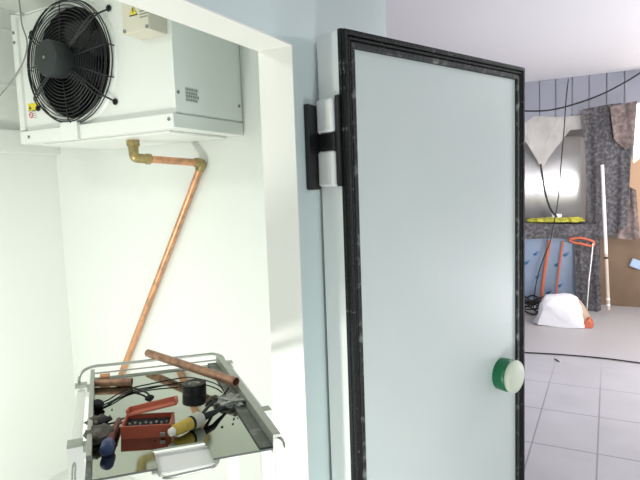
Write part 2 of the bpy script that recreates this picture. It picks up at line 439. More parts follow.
obj('motor_pin', lathe(NB(), (XE-.129,FC.y,FC.z), -X_, [(0,.006),(.004,.006)], 12), 'steel', mo, smooth=40)
bm = NB()
GR = FR+.020
for i in range(13):                      # concentric wires of a shallow basket
    r = .066+(GR-.010-.066)*i/12; torus(bm, (XE-.052+.010*(i/12)**3,FC.y,FC.z), X_, r, .0021, 56, 5)
for x, r in ((-.006,GR),(-.018,GR+.003),(-.030,GR+.002),(-.040,GR-.004)): torus(bm, (XE+x,FC.y,FC.z), X_, r, .0023, 64, 5)
gd = obj('fan_guard', bm, 'black', ev, smooth=60)
def gp(a, r, x): return V((XE+x, FC.y+r*math.cos(a), FC.z+r*math.sin(a)))
for a in [math.radians(d) for d in (-142,-33,33,142)]:    # four doubled support arms with feet
    bm = NB()
    for da in (-.035,.035):
        tube(bm, cat([gp(a+da*2.5,.050,-.062), gp(a+da*1.2,.13,-.060), gp(a+da,GR-.01,-.048), gp(a,GR+.015,-.030), gp(a,GR+.040,-.006)], 4), .0032, 6)
    arm = obj('guard_arm', bm, 'black', gd, smooth=60)
    bm = NB(); torus(bm, gp(a,GR+.046,-.005), X_, .009, .004, 16, 6); lathe(bm, gp(a,GR+.046,0), -X_, [(0,.005),(.014,.005)], 8)
    obj('arm_foot', bm, 'black', arm, smooth=50)
for a in [math.radians(d) for d in (-90,0,90,172,200)]:
    bm = NB(); tube(bm, [gp(a,.075,-.056), gp(a,GR-.012,-.046), gp(a,GR+.008,-.030), gp(a,GR+.006,-.006)], .0025, 6)
    obj('guard_spoke', bm, 'black', gd, smooth=60)

# grey cable beside the unit
xc = XE-.02
P = [at(18,-8,0,xc), at(20,8,0,xc), at(22,25,0,xc), at(27,42,0,xc-.01), at(24,60,0,xc), at(14,78,0,xc), at(2,93,0,xc), at(-14,112,0,xc)]
tag(obj('hanging_cable', tube(NB(), cat(P), .0032, 8), 'greycable', smooth=60), 'thin grey cable sagging past the left end of the evaporator', 'cable')
P = [at(10,14,0,xc-.012), at(24,15,0,xc-.012), at(38,11,0,xc-.03), at(62,3,0,xc-.03)]
tag(obj('tie_wire', tube(NB(), cat(P), .0015, 6), 'greycable', smooth=60), 'thin wire running level into the top of the fan cage', 'wire')

# drain line: brass elbow, short run to the wall, long tube down the wall
dr = empty('drain_pipe', (XW-.03, .83, .4), 'copper drain pipe slanting down the cold room wall from a brass elbow', 'pipe')
ex = XE+.12; e0 = at(134,158,0,ex); wx = XW-.024
w0 = at(202,163,0,wx)
e1 = V((ex+.02, e0.y, e0.z+.002))
bm = NB(); lathe(bm, (e0.x,e0.y,ZB-.006), -Z_, [(0,.026),(.024,.026),(.028,.021),(.048,.0200)], 8)
el = obj('brass_elbow', bm, 'brass', dr, smooth=30)
top = ZB-.05
bm = NB(); tube(bm, cat([(e0.x,e0.y,top+.015), (e0.x+.001,e0.y,e0.z+.012), (e0.x+.010,e0.y-.004,e0.z+.001), V((e0.x,e0.y,e0.z)).lerp(w0,.18)],5), .0200, 14)
obj('elbow_bend', bm, 'brass', dr, smooth=50)
d = (w0-e0).normalized()
obj('elbow_nut', lathe(NB(), e0.lerp(w0,.16), d, [(0,.0225),(.022,.0225),(.026,.017)], 6), 'brass', dr, smooth=20)
obj('horizontal_tube', tube(NB(), [e0.lerp(w0,.2), w0], .0155, 16), 'copper', dr, smooth=60)
w1 = at(126,362,0,wx); w2 = w0+(w1-w0)*1.28
dd = (w1-w0).normalized()
obj('wall_tube', tube(NB(), [w0, w0.lerp(w2,.5), w2], .0150, 16), 'copper', dr, smooth=60)
bm = NB(); tube(bm, cat([w0-d*.035, w0-d*.006, w0+dd*.008, w0+dd*.036], 5), .0205, 14); obj('copper_elbow', bm, 'brass', dr, smooth=60)
tube_end = w2
w3 = V((w2.x, w2.y, .03)); obj('lower_tube', tube(NB(), [w2, w3], .0150, 16), 'copper', dr, smooth=60)

# ------------------------------------------------------------------ open door
DA = math.radians(-21.8)
D0 = V((.204,-.111,0)); DX = V((math.cos(DA), math.sin(DA), 0)); DN = V((-math.sin(-DA)*1, -math.cos(DA), 0))  # DN faces the camera
DN = V((math.sin(DA), -math.cos(DA), 0))
DW, DZ0, DZ1, DT_ = .962, .03, 1.936, .107
dr = empty('cold_room_door', D0+DX*.4-DN*.05, 'pale insulated door standing open, with a black scuffed gasket frame', 'door')
G = .050
obj('door_leaf', obox(NB(), D0, DX, -DN, Z_, (0,DW,.014,DT_,DZ0,DZ1)), 'dooredge', dr, bevel=.003)
obj('door_skin', obox(NB(), D0, DX, -DN, Z_, (G-.006,DW-G+.006,.006,.016,DZ0+G-.006,DZ1-G+.006)), 'doorskin', dr)
def frame(inset, w, h0, h1):
    """mitred rectangular bead"""
    bm = NB(); a = inset; c = inset+w
    q = lambda x, z, h: D0+DX*x+Z_*z+DN*h
    O = [(a,DZ0+a),(DW-a,DZ0+a),(DW-a,DZ1-a),(a,DZ1-a)]; I = [(c,DZ0+c),(DW-c,DZ0+c),(DW-c,DZ1-c),(c,DZ1-c)]
    L = [[bm.verts.new(q(x,z,h)) for x,z in S] for S,h in ((O,h0),(O,h1),(I,h1),(I,h0))]
    for A, B in zip(L, L[1:]+L[:1]):
        for k in range(4): bm.faces.new((A[k],A[(k+1)%4],B[(k+1)%4],B[k]))
    return bm
obj('gasket_base', frame(-.001,G,-.016,-.002), 'gasket', dr, bevel=.001)
obj('outer_bead', frame(.001,.015,-.004,.010), 'gasket', dr, bevel=.004)
obj('middle_bead', frame(.019,.008,-.004,.006), 'gasket', dr, bevel=.003)
obj('inner_bead', frame(.031,.017,-.004,.004), 'gasketworn', dr, bevel=.003)
# release knob through the door edge
kc = D0+DX*(.806)+DN*.0; kc.z = .750
kb = obj('release_knob_base', lathe(NB(), kc-DN*.008, DN, [(0,.061),(.028,.063),(.042,.063),(.050,.056)], 48), 'green', dr, smooth=40)
obj('release_knob', lathe(NB(), kc+DN*.040, DN, [(0,.054),(.004,.060),(.012,.064),(.019,.062),(.024,.054),(.027,.033),(.028,.01)], 48), 'cream', kb, smooth=50)

# hinge: H-shaped black carrier with two pale covers
hz0, hz1 = 1.50, 1.72
hg = empty('door_hinge', (.19,-.02,1.5), 'black H-shaped hinge with pale covers joining door to jamb wall', 'hinge')
za, zb_ = at(312,190,1,-.02).z, at(312,104,1,-.02).z
obj('wall_leaf', box(NB(), (.170,-.016,za), (.236,-.001,zb_)), 'black', hg, bevel=.004)
E0 = D0 - DX*.0        # edge face of the door: plane through D0 spanned by DN and Z
q = lambda s: D0 - DN*s     # s metres back from the front edge
z2, z3 = at(336,183,0,.22).z, at(336,96,0,.22).z
obj('door_plate', obox(NB(), D0, -DX, -DN, Z_, (.001,.014,.008,.024,z2-.01,z3)), 'black', hg, bevel=.004)
zm = (za+z3)/2+.004
bm = NB(); obox(bm, D0, -DX, -DN, Z_, (.002,.020,.022,.096,zm-.024,zm+.024)); obj('bridge', bm, 'black', hg, bevel=.004)
for i, (p0, p1) in enumerate(((zm+.026, z3-.006), (za+.008, zm-.026))):
    obj('hinge_cover', obox(NB(), D0, -DX, -DN, Z_, (.001,.024,.026,.094,p0,p1)), 'unitside', hg, bevel=.008)

# ------------------------------------------------------------------ trolley with a mirror-bright tray
TZ = 1.0
tdir = V((.732,-.681,0)); TO = V((-.286,.135,TZ)); TS = -.040      # the tray sits a little askew: its left side is higher
TN = (Z_-tdir*TS).normalized()
def t(x, y, h=0):
    r = F_ + R_*((x-320)/FPX) + U_*((240-y)/FPX)
    return CAM + r*((TO+Z_*h-CAM).dot(TN)/r.dot(TN))
BL, BR, FR_, FL = t(97,380), t(213,362), t(275,446), t(88,482)
tv = ((BL+BR)/2-(FR_+FL)/2); tv = (tv-TN*tv.dot(TN)).normalized(); tu = tv.cross(TN)        # tv away from camera, tu to the right
tc_ = (BL+BR+FR_+FL)/4
def loc(p): d = p-tc_; return d.dot(tu), d.dot(tv)
hw = sum(abs(loc(p)[0]) for p in (BL,BR,FR_,FL))/4; hl = sum(abs(loc(p)[1]) for p in (BL,BR,FR_,FL))/4
T = lambda u, v, z: tc_+tu*u+tv*v+TN*z
hv = V((tv.x,tv.y,0)).normalized(); hu = hv.cross(Z_)
tr = empty('trolley', V((tc_.x,tc_.y,0)), 'white tube-framed trolley carrying a mirror-bright metal tray in the doorway', 'trolley')
nA, nB, nC, nD = t(154,450), t(206.5,440), t(208.5,458), t(157,468)
nu0, nu1 = (loc(nA)[0]+loc(nD)[0])/2, (loc(nB)[0]+loc(nC)[0])/2; nv = (loc(nA)[1]+loc(nB)[1])/2
P = [T(u,v,-.004) for u,v in ((-hw,-hl),(nu0,-hl),(nu0,nv-.012),(nu0-.004,nv-.012),(nu0-.004,nv),(nu1,nv),(nu1,nv-.012),(nu1+.003,nv-.012),(nu1+.003,-hl),(hw,-hl),(hw,hl),(-hw,hl))]
obj('tray', slab(NB(), P, TN*.004), 'mirror', tr)
bm = NB()
for r in ((nu0-.03,nu1+.03,nv-.010,nv-.004,-.016,-.006),(nu0-.03,nu1+.03,nv-.030,nv-.010,-.020,-.012),(nu0-.01,nu1+.01,-hl+.002,nv-.028,-.014,-.010)): obox(bm, tc_, tu, tv, TN, r)
obj('front_rail', bm, 'framew', tr, bevel=.001)
# rims: upright strip left, channel right
bm = NB(); obox(bm, tc_, tu, tv, TN, (-hw-.010,-hw,-hl+.05,hl+.005,-.012,.022)); obj('left_rim', bm, 'rim', tr, bevel=.001)
bm = NB(); obox(bm, tc_, tu, tv, TN, (-hw-.010,-hw,-hl-.10,-hl+.05,-.014,.012)); obj('rim_end', bm, 'rimdark', tr, bevel=.001)
bm = NB(); obox(bm, tc_, tu, tv, TN, (hw,hw+.003,-hl,hl+.005,-.012,.026)); obox(bm, tc_, tu, tv, TN, (hw+.003,hw+.016,-hl,hl+.005,.020,.026)); obj('right_rim', bm, 'rim', tr)
bm = NB(); obox(bm, tc_, tu, tv, TN, (hw-.026,hw-.0005,-hl+.004,hl,0,.005)); obj('rim_channel', bm, 'rimdark', tr, bevel=.001)
# back rail
zr = .018; v1 = hl+.046
P = [T(-hw-.040,v1-.02,-.02), T(-hw-.040,v1-.02,zr-.022), T(-hw-.028,v1-.008,zr-.006), T(-hw,v1,zr), T(-hw+.03,v1,zr), T(0,v1,zr), T(hw-.03,v1,zr), T(hw,v1-.002,zr), T(hw+.024,v1-.02,zr-.008), T(hw+.030,v1-.03,-.02)]
obj('back_rail', tube(NB(), cat(P), .0042, 10), 'chrome', tr, smooth=60)
obj('lower_rail', tube(NB(), [T(-hw,hl+.006,.010), T(hw+.004,hl+.006,.010)], .0022, 8), 'chrome', tr, smooth=60)
# posts with feet
posts = []
for px, py in ((80,382),(70,446),(263,409),(229,365)):
    p = at(px,py,2,.985); u, v = loc(p); posts.append((math.copysign(hw+.036,u), v))
vb = (posts[0][1]+posts[3][1])/2; vf = (posts[1][1]+posts[2][1])/2
vb = min(vb, hl+.012)
for u, v in ((-hw-.036,vb),(-hw-.036,vf),(hw+.038,vf-.012),(hw+.036,vb)):
    o = V((tc_.x,tc_.y,0)); s = .0150; c = .010
    bm = NB()
    for (a0,a1,b0,b1) in ((u-s,u+s,v-s,v-s+.003),(u-s,u+s,v+s-.003,v+s),(u-s,u-s+.003,v-s+.003,v+s-.003),(u+s-.003,u+s,v-s+.003,v+s-.003)):
        obox(bm, o, hu, hv, Z_, (a0,a1,b0,b1,.06,.985))
    pst = obj('post', bm, 'framew', tr)
    obj('post_cap', obox(NB(), o, hu, hv, Z_, (u-s,u+s,v-s,v+s,.985,.991)), 'rim', pst)
    cp = o+hu*u+hv*v
    obj('caster', lathe(NB(), cp+Z_*.030-hu*.010, hu, [(0,.020),(.002,.029),(.018,.029),(.020,.020)], 24), 'black', pst, smooth=40)
    obj('caster_fork', obox(NB(), cp, hu, hv, Z_, (-.016,.016,-.012,.012,.0595,.066)), 'chrome', pst)
o = V((tc_.x,tc_.y,0)); s = .011
for v in (vf, vb):
    obj('cross_bar', obox(NB(), o, hu, hv, Z_, (-hw-.022,hw+.022,v-s,v+s,.955,.977)), 'framew', tr, bevel=.002)
    obj('cross_bar', obox(NB(), o, hu, hv, Z_, (-hw-.022,hw+.022,v-s,v+s,.20,.222)), 'framew', tr, bevel=.002)
for sgn in (-1,1):
    for z in (.20,.955):
        obj('side_bar', obox(NB(), o, hu, hv, Z_, (sgn*(hw+.037)-s,sgn*(hw+.037)+s,vf+.0155,vb-.0155,z,z+.022)), 'framew', tr, bevel=.002)
    obj('tray_bearer', obox(NB(), o, hu, hv, Z_, (sgn*(hw-.03)-.008,sgn*(hw-.03)+.008,-hl+.02,hl-.02,.978,.9935)), 'framew', tr)
for sgn, v in ((-1,vf),(-1,vb),(1,vf-.012),(1,vb)):
    obj('bracket', obox(NB(), o, hu, hv, Z_, (sgn*(hw+.016)-.0065,sgn*(hw+.016)+.0065,v-.012,v+.012,.970,.984)), 'rim', tr)
obj('lower_shelf', obox(NB(), o, hu, hv, Z_, (-hw-.030,hw+.030,vf+.012,vb-.012,.223,.228)), 'rim', tr)
# front handle loop and side hook
P = [t(156,465,-.006), t(158,472,-.006), t(165,477.5,-.006), t(188,473,-.006), t(211,467.5,-.006), t(217,463,-.006), t(219,455,-.006)]
obj('front_handle', tube(NB(), cat(P), .0032, 10), 'chrome', tr, smooth=60)
hk = [t(271,437,.012), t(276,435,.014), t(279,436,.014), t(283,440,.008), t(283.5,445,0)]
bm = NB(); tube(bm, cat(hk), .0022, 8); tube(bm, [p-tv*.012-tu*.002 for p in cat(hk)], .0022, 8); obj('side_hook', bm, 'chrome', tr, smooth=60)
# curled wire beside the left post
P = [t(73,490,-.03), t(72,478,-.03), t(72.5,468,-.03), t(74,463,-.03), t(75.5,466,-.03), t(75,476,-.03), t(76,492,-.03)]
obj('wire_handle', tube(NB(), cat(P), .002, 8), 'chrome', tr, smooth=60)

# ---- things on the tray
# long offcut lying over the back rail and right rim
a = t(148,353,.031); c = t(236,382,.038)
o1 = tag(obj('copper_pipe', tube(NB(), [a, a.lerp(c,.5), c], .0115, 20, inner=.86), 'copperold', smooth=50), 'tarnished copper pipe offcut lying diagonally over the tray rail', 'pipe')
# short thick offcut at the back left
a = t(94,383,.011); c = t(132,382,.011); L = (c-a).normalized()
bm = NB(); tube(bm, [a, a.lerp(c,.6)], .0095, 18, inner=.86); tube(bm, [a.lerp(c,.58), c], .0108, 18, inner=.88)
tag(obj('copper_coupling', bm, 'copperold', smooth=50), 'short copper tube coupling at the back left corner of the tray', 'pipe')
a = t(100,379,.0105); c = t(110,378,.0105)
tag(obj('copper_stub', tube(NB(), [a+tv*.012, c+tv*.012], .0095, 14, inner=.8), 'copper', smooth=50), 'small pinkish copper stub behind the short coupling', 'pipe')
# tape roll
p = t(194.5,392.5)
bm = NB(); prof = [(0,.0295),(.025,.0295),(.0255,.028),(.0255,.0155),(.024,.015),(.001,.015)]
rings = []
for h, r in prof: rings.append([bm.verts.new(p+V((r*math.cos(2*math.pi*k/48), r*math.sin(2*math.pi*k/48), h+.0005))) for k in range(48)])
for A, B in zip(rings, rings[1:]+rings[:1]):
    for k in range(48): bm.faces.new((A[k],A[(k+1)%48],B[(k+1)%48],B[k]))
tp = tag(obj('tape_roll', bm, 'black', smooth=40), 'black electrical tape roll standing flat on the mirror tray', 'tape')
bm = NB(); prof = [(.002,.0148),(.0245,.0148),(.0245,.0125),(.002,.0125)]; rings = []
for h, r in prof: rings.append([bm.verts.new(p+V((r*math.cos(2*math.pi*k/48), r*math.sin(2*math.pi*k/48), h))) for k in range(48)])
for A, B in zip(rings, rings[1:]+rings[:1]):
    for k in range(48): bm.faces.new((A[k],A[(k+1)%48],B[(k+1)%48],B[k]))
obj('core', bm, 'toolg', tp, smooth=40)
# red case, open, with bits
a = t(121,439.5); c = t(171.5,436.5); cu = (c-a).normalized(); cv = V((-cu.y,cu.x,0)); W = (c-a).length; Dp = .064; H = .026
cs = empty('drill_bit_case', a+cu*W/2+cv*Dp/2, 'small red plastic case lying open on the mirror tray', 'case')
bm = NB(); w = .004
for r in ((0,W,0,w,0,H),(0,W,Dp-w,Dp,0,H),(0,w,w,Dp-w,0,H),(W-w,W,w,Dp-w,0,H),(w,W-w,w,Dp-w,0,.003)): obox(bm, a, cu, cv, Z_, r)
obj('case_body', bm, 'casered', cs)
obj('insert', obox(NB(), a, cu, cv, Z_, (w,W-w,w,Dp-w,.003,.017)), 'blackmat', cs)
cl = (cu+TN*.20).normalized(); ld = (cv*.98-Z_*.12); ld = (ld-cl*ld.dot(cl)).normalized(); ln = cl.cross(ld)
q0 = a+cv*(Dp-.006)+Z_*(H+.001)+cu*.003
bm = NB(); obox(bm, q0, cl, ld, ln, (-.002,W+.004,0,.030,-.004,0))
obox(bm, q0, cl, ld, ln, (-.002,.001,0,.030,0,.010)); obox(bm, q0, cl, ld, ln, (W+.001,W+.004,0,.030,0,.010)); obox(bm, q0, cl, ld, ln, (-.002,W+.004,.027,.030,0,.010))
obj('case_lid', bm, 'casepink', cs)
obj('latch', obox(NB(), a, cu, cv, Z_, (W*.78,W*.78+.010,-.006,0,.004,.012)), 'steel', cs, bevel=.001)
for k in range(8):
    pz = a+cu*(.012+(W-.024)*k/7)+cv*(.030+.004*(k%2))+Z_*.0172
    s_ = obj('drill_bit', lathe(NB(), pz, Z_, [(-.006,.0026),(.002,.0026),(.004,.0012)], 10), 'steel', smooth=40)
    tag(s_, 'steel bit standing in a row inside the red case', 'drill bit', 'bits in the red case')
# yellow and grey cylindrical tool with two black tips
k_ = .8
a = t(169.5,433,.0165); c = t(209,414.5,.0165); L = (c-a); LL = L.length; ax = L.normalized()
tl = empty('hand_tool', a-Z_*.0165, 'yellow and grey cylindrical hand tool with black prongs beside the red case', 'tool')
S = lambda P: [(h, r*k_) for h, r in P]
obj('nozzle', lathe(NB(), a, ax, S([(0,.006),(.002,.010),(.010,.011),(.012,.009)]), 24), 'toolw', tl, smooth=40)
obj('body_sleeve', lathe(NB(), a+ax*.012, ax, S([(0,.012),(.002,.0150),(LL*.5-.012,.0170)]), 28), 'tooly', tl, smooth=40)
obj('dark_ring', lathe(NB(), a+ax*(LL*.5), ax, S([(0,.0178),(.006,.018)]), 28), 'blackmat', tl, smooth=40)
obj('collar', lathe(NB(), a+ax*(LL*.5+.006), ax, S([(0,.018),(.004,.0205),(.020,.0205),(.026,.016)]), 28), 'toolg', tl, smooth=40)
e_ = a+ax*(LL*.5+.030)
bm = NB(); tube(bm, [e_, t(213,413,.016), t(218,410.5,.012), t(225,407,.008)], [.0085,.0065,.005,.003], 12); obj('prong', bm, 'blackmat', tl, smooth=50)
bm = NB(); tube(bm, cat([e_+Z_*.004, t(208,407,.018), t(215,401,.012), t(223,395,.010), t(229,388,.014)],5), [.0040]*5+[.0034]*5+[.0022]*11, 10); obj('tool_lead', bm, 'blackmat', tl, smooth=50)
# blue-capped torch
a = t(106.5,450,.0135); c = t(110.5,437,.0135); ax = (c-a).normalized()
pn = empty('torch', a-Z_*.0135, 'dark blue capped torch lying at the front left of the tray', 'torch')
obj('cap', lathe(NB(), a, ax, [(-.006,.004),(-.004,.010),(0,.0130),(.026,.0133),(.029,.011)], 28), 'blue', pn, smooth=45)
bm = NB(); tube(bm, [a+ax*.028, t(119,420,.011)], [.008,.006], 14); obj('barrel', bm, 'darkred', pn, smooth=50)
# rag and scraps
p = t(99,441); bm = NB(); lump(bm, (p.x,p.y,p.z+.013), (.024,.030,.018), 2, .5, 3, p.z+.0002, 2.2)
p = t(97,428); lump(bm, (p.x,p.y,p.z+.010), (.018,.022,.014), 5, .5, 3, p.z+.0002, 2.4)
tag(obj('work_glove', bm, 'rag', smooth=60), 'crumpled dark brown glove behind the blue capped torch', 'glove')
p = t(106,431); tag(obj('leather_tab', lump(NB(), (p.x,p.y,p.z+.0238), (.016,.010,.007), 9, .4, 3, None, 2), 'blackmat', smooth=60), 'black leather tab resting on the crumpled dark glove', 'tab')
p = t(231,404); bm = NB(); lump(bm, (p.x,p.y,p.z+.009), (.026,.034,.010), 3, .7, 4, p.z+.0002, 2.6)
p = t(222,404); lump(bm, (p.x,p.y,p.z+.006), (.020,.016,.007), 8, .7, 3, p.z+.0002, 2.6)
tag(obj('plastic_scrap', bm, 'scrap', smooth=60), 'crumpled grey plastic film under the end of the long copper pipe', 'plastic film')
p = t(212,401); tag(obj('rubber_scrap', lump(NB(), (p.x,p.y,p.z+.005), (.020,.009,.006), 6, .5, 3, p.z+.0002), 'rag', smooth=60), 'small dark scrap lying right of the tape roll', 'scrap')
# black leads
ld = empty('cable_lead', t(120,395), 'thin black twin lead looping across the back of the tray', 'cable')
W_ = lambda L, h=.006: cat([t(x,y,h) for x,y in L], 6)
obj('wire', tube(NB(), W_([(101,403),(108,400),(118,394),(132,388),(150,384),(170,380),(188,377.5),(204,380),(216,384),(222,388)]), .0018, 6), 'cable', ld, smooth=60)
obj('wire', tube(NB(), W_([(101,406),(112,401),(126,393),(140,389),(158,386),(178,384.5)],.004), .0018, 6), 'cable', ld, smooth=60)
obj('wire', tube(NB(), W_([(133,388),(141,390),(147,393),(150,396)]), .0026, 6), 'cable', ld, smooth=60)
obj('wire', tube(NB(), W_([(94,411),(93,419),(98,423.5),(108,424),(116,422),(124,418)],.004), .0022, 6), 'cable', ld, smooth=60)
p = t(149.5,398,.008); obj('plug', lump(NB(), p, (.011,.010,.0075), 1, .2, 3), 'blackmat', ld, smooth=60)
p = t(97,404,.010); obj('socket', lump(NB(), p, (.014,.019,.010), 4, .2, 3), 'blackmat', ld, smooth=60)
rnd = random.Random(9)
for x, y in ((109,403),(112,410),(110,416),(234,419),(233,424),(238,418),(222,427),(155,440)):
    p = t(x,y); bm = NB(); lump(bm, (p.x,p.y,p.z+.0016), (rnd.uniform(.002,.005),rnd.uniform(.0015,.003),.0012), x, .5, 1, p.z-.0003)
    tag(obj('metal_chip', bm, 'debris'), 'tiny dark chip lying loose on the mirror tray', 'chip', 'chips on the tray')

# ------------------------------------------------------------------ far end of the hall
XA = 5.95
f = lambda x, y, X=XA: at(x, y, 0, X)
def yz(L, X): return [f(x, y, X) for x, y in L]
# stainless drum lying level behind the blankets
r = .60; c = f(555,182,6.64); ya, yb = f(583.5,160,6.64).y, 1.1
tk = empty('metal_tank', (6.64,.3,0), 'large level stainless tank with a bright streak, behind the wrap paper', 'tank')
obj('shell', lathe(NB(), (6.64,ya-.02,c.z-.02), Y_, [(0,r*.86),(.03,r*.97),(.07,r),(yb-ya-.07,r),(yb-ya,r*.9)], 72), 'tank', tk, smooth=35)
for yy in (.1, .8): obj('stand', box(NB(), (6.4,yy-.04,0), (6.88,yy+.04,c.z-.57)), 'backwall', tk)
# wrap paper hanging over the top left
bm = NB()
top = [f(500,118,5.80), f(527,114,5.80), f(545,113,5.78), f(582,113,5.80)]
slab(bm, yz([(505,121),(526,122),(534,116),(560,117),(583,115),(583,129),(570,130),(556,138),(546,140),(549,152),(546,164),(541,168),(537,160),(531,150),(526,142),(505,150)], 5.94), (.006,0,0))
bmesh.ops.triangulate(bm, faces=bm.faces); bmesh.ops.subdivide_edges(bm, edges=bm.edges, cuts=3, use_grid_fill=True)
from mathutils import noise
for v in bm.verts: v.co.x += -abs(.05*noise.noise(V((0,v.co.y*5,v.co.z*4))))
tag(obj('wrapping_paper', bm, 'paper', smooth=40), 'torn grey wrapping sheet hanging over the top of the steel tank', 'paper')
# hanging felt blanket
bm = NB()
sheet(bm, [f(583,109,5.80),f(600,106,5.80),f(620,103,5.80),f(634,106,5.80)], [f(589,234,5.84),f(598,236,5.84),f(616,234,5.84),f(627,226,5.84)], 24, 30, 1.8, .012, 2, .018)
tag(obj('felt_blanket', bm, 'felt', smooth=60), 'tall mottled grey felt blanket hanging beside the steel tank', 'blanket')
bm = NB()
sheet(bm, [f(610,107,5.74),f(622,104,5.74),f(637,101,5.74)], [f(614,140,5.74),f(626,150,5.74),f(634,146,5.74)], 12, 10, 1.2, .012, 5, .012)
tag(obj('felt_flap', bm, 'feltb', smooth=60), 'brownish felt flap folded over the top of the hanging blanket', 'blanket')
# bench wrapped in blue film, felt on it
bz = f(560,236,5.75).z
yL, yR = 1.2, f(577,250,5.75).y
wb = empty('wrapped_crate', (6.0,.2,0), 'crate wrapped in pale blue film under the grey felt pad', 'crate')
obj('crate_body', box(NB(), (5.75,yR,0), (6.0,yL,bz)), 'bluefilm', wb, bevel=.01)
for x, y in ((536,253),(538,276),(527,262),(557,264),(560,285),(566,254),(549,292)):
    p = f(x,y,5.747); bm = NB(); obox(bm, p, X_, V((0,.85,-.5)), V((0,.5,.85)), (-.0008,.0008,-.035,.035,-.007,.007)); obox(bm, p-Z_*.025, X_, V((0,.85,-.5)), V((0,.5,.85)), (-.0008,.0008,-.02,.025,-.004,.026)); obj('film_print', bm, 'filmmark', wb)
bm = NB()
sheet(bm, [V((5.72,1.2,bz+.17)), f(530,223,5.72), f(560,224,5.72), f(582,224,5.72), f(600,231,5.72)], [V((5.70,1.2,bz-.02)), f(530,239,5.70), f(556,238,5.70), f(580,240,5.70), f(600,247,5.70)], 28, 8, 2.2, .02, 7, .012)
hexa(bm, [V((5.72,yR-.2,bz+.005)),V((6.01,yR-.2,bz+.005)),V((6.01,1.2,bz+.005)),V((5.72,1.2,bz+.005)),V((5.72,yR-.2,bz+.14)),V((6.01,yR-.2,bz+.16)),V((6.01,1.2,bz+.16)),V((5.72,1.2,bz+.16))])
tag(obj('felt_pad', bm, 'felt', smooth=60), 'grey felt pad folded on top of the blue wrapped crate', 'blanket')
bm = NB()
sheet(bm, [f(574,241,5.66),f(586,240,5.66),f(600,238,5.66)], [f(577,315,5.58),f(588,314,5.58),f(601,310,5.60)], 14, 20, 1.6, .015, 8, .016)
tag(obj('felt_drape', bm, 'felt', smooth=60), 'grey felt drape falling to the floor at the crate corner', 'blanket')
# yellow cloth
bm = NB(); p0 = f(533,221,5.80); zt = bz+.165
for k, (x, y, rx, rz) in enumerate(((540,219.5,.11,.035),(552,219,.12,.045),(564,218.5,.11,.04),(574,219,.11,.045),(533,220,.07,.03))):
    p = f(x,y,5.82); lump(bm, (5.80,p.y,zt+.012), (.10,rx,rz), k+1, .45, 3, zt, 2.5)
tag(obj('yellow_cloth', bm, 'hiviz', smooth=60), 'crumpled yellow-green cloth lying on the felt pad by the tank', 'cloth')
p = f(557,215.5,5.70); tag(obj('white_tag', box(NB(), (5.68,p.y-.05,p.z-.02), (5.686,p.y+.05,p.z+.02)), 'paperw'), 'small white tag standing on the yellow cloth', 'tag')
# leaning straps and rods
def rod(name, P, rad, mt, lab, cat_, n=10): return tag(obj(name, tube(NB(), P, rad, n), mt, smooth=50), lab, cat_)
def down(a, b): return a+(a-b)*((a.z-.02)/(b.z-a.z))
rod('orange_batten', [down(f(541,299,5.62), f(544,275,5.64)), f(544,275,5.64), f(549.5,240,5.66)], .020, 'brownrail', 'thick red-orange rod leaning on the blue wrapped crate', 'rod')
rod('brown_batten', [down(f(556,295,5.64), f(559,268,5.65)), f(559,268,5.65), f(563,241,5.66)], .012, 'brownrail', 'thin brown-orange rod leaning mid-way along the blue crate', 'rod')
sw = empty('orange_handled_tool', f(586,320,5.5), 'orange framed tool with a long grey shaft leaning on the felt', 'tool')
obj('shaft', tube(NB(), [f(586,318,5.46), f(589,280,5.50), f(593,243,5.54)], .011, 8), 'chrome', sw, smooth=50)
P = cat([f(569.5,239.5,5.56), f(580,238,5.54), f(592,241,5.54), f(594,244.5,5.54), f(591,246,5.54), f(582,244,5.54), f(574,242.5,5.55)], 5, closed=True)
obj('orange_handle', tube(NB(), P, .014, 8, closed=True), 'orange', sw, smooth=60)
pp = empty('white_pipe', f(608,310,5.35), 'thin white plastic pipe leaning upright before the grey felt blanket', 'pipe')
A_, B_ = f(602.2,165,5.70), f(608.5,310,5.40); B_.z = max(B_.z, .02)
obj('pipe_shaft', tube(NB(), [A_, A_.lerp(B_,.62)], .019, 14), 'pvc', pp, smooth=60)
obj('stained_end', tube(NB(), [A_.lerp(B_,.62), B_], .0185, 14), 'pvcdirty', pp, smooth=60)
for k in (.64,.92,.96): obj('tape_band', tube(NB(), [A_.lerp(B_,k), A_.lerp(B_,k+.014)], .0205, 14), 'paperw' if k > .9 else 'debris', pp, smooth=60)
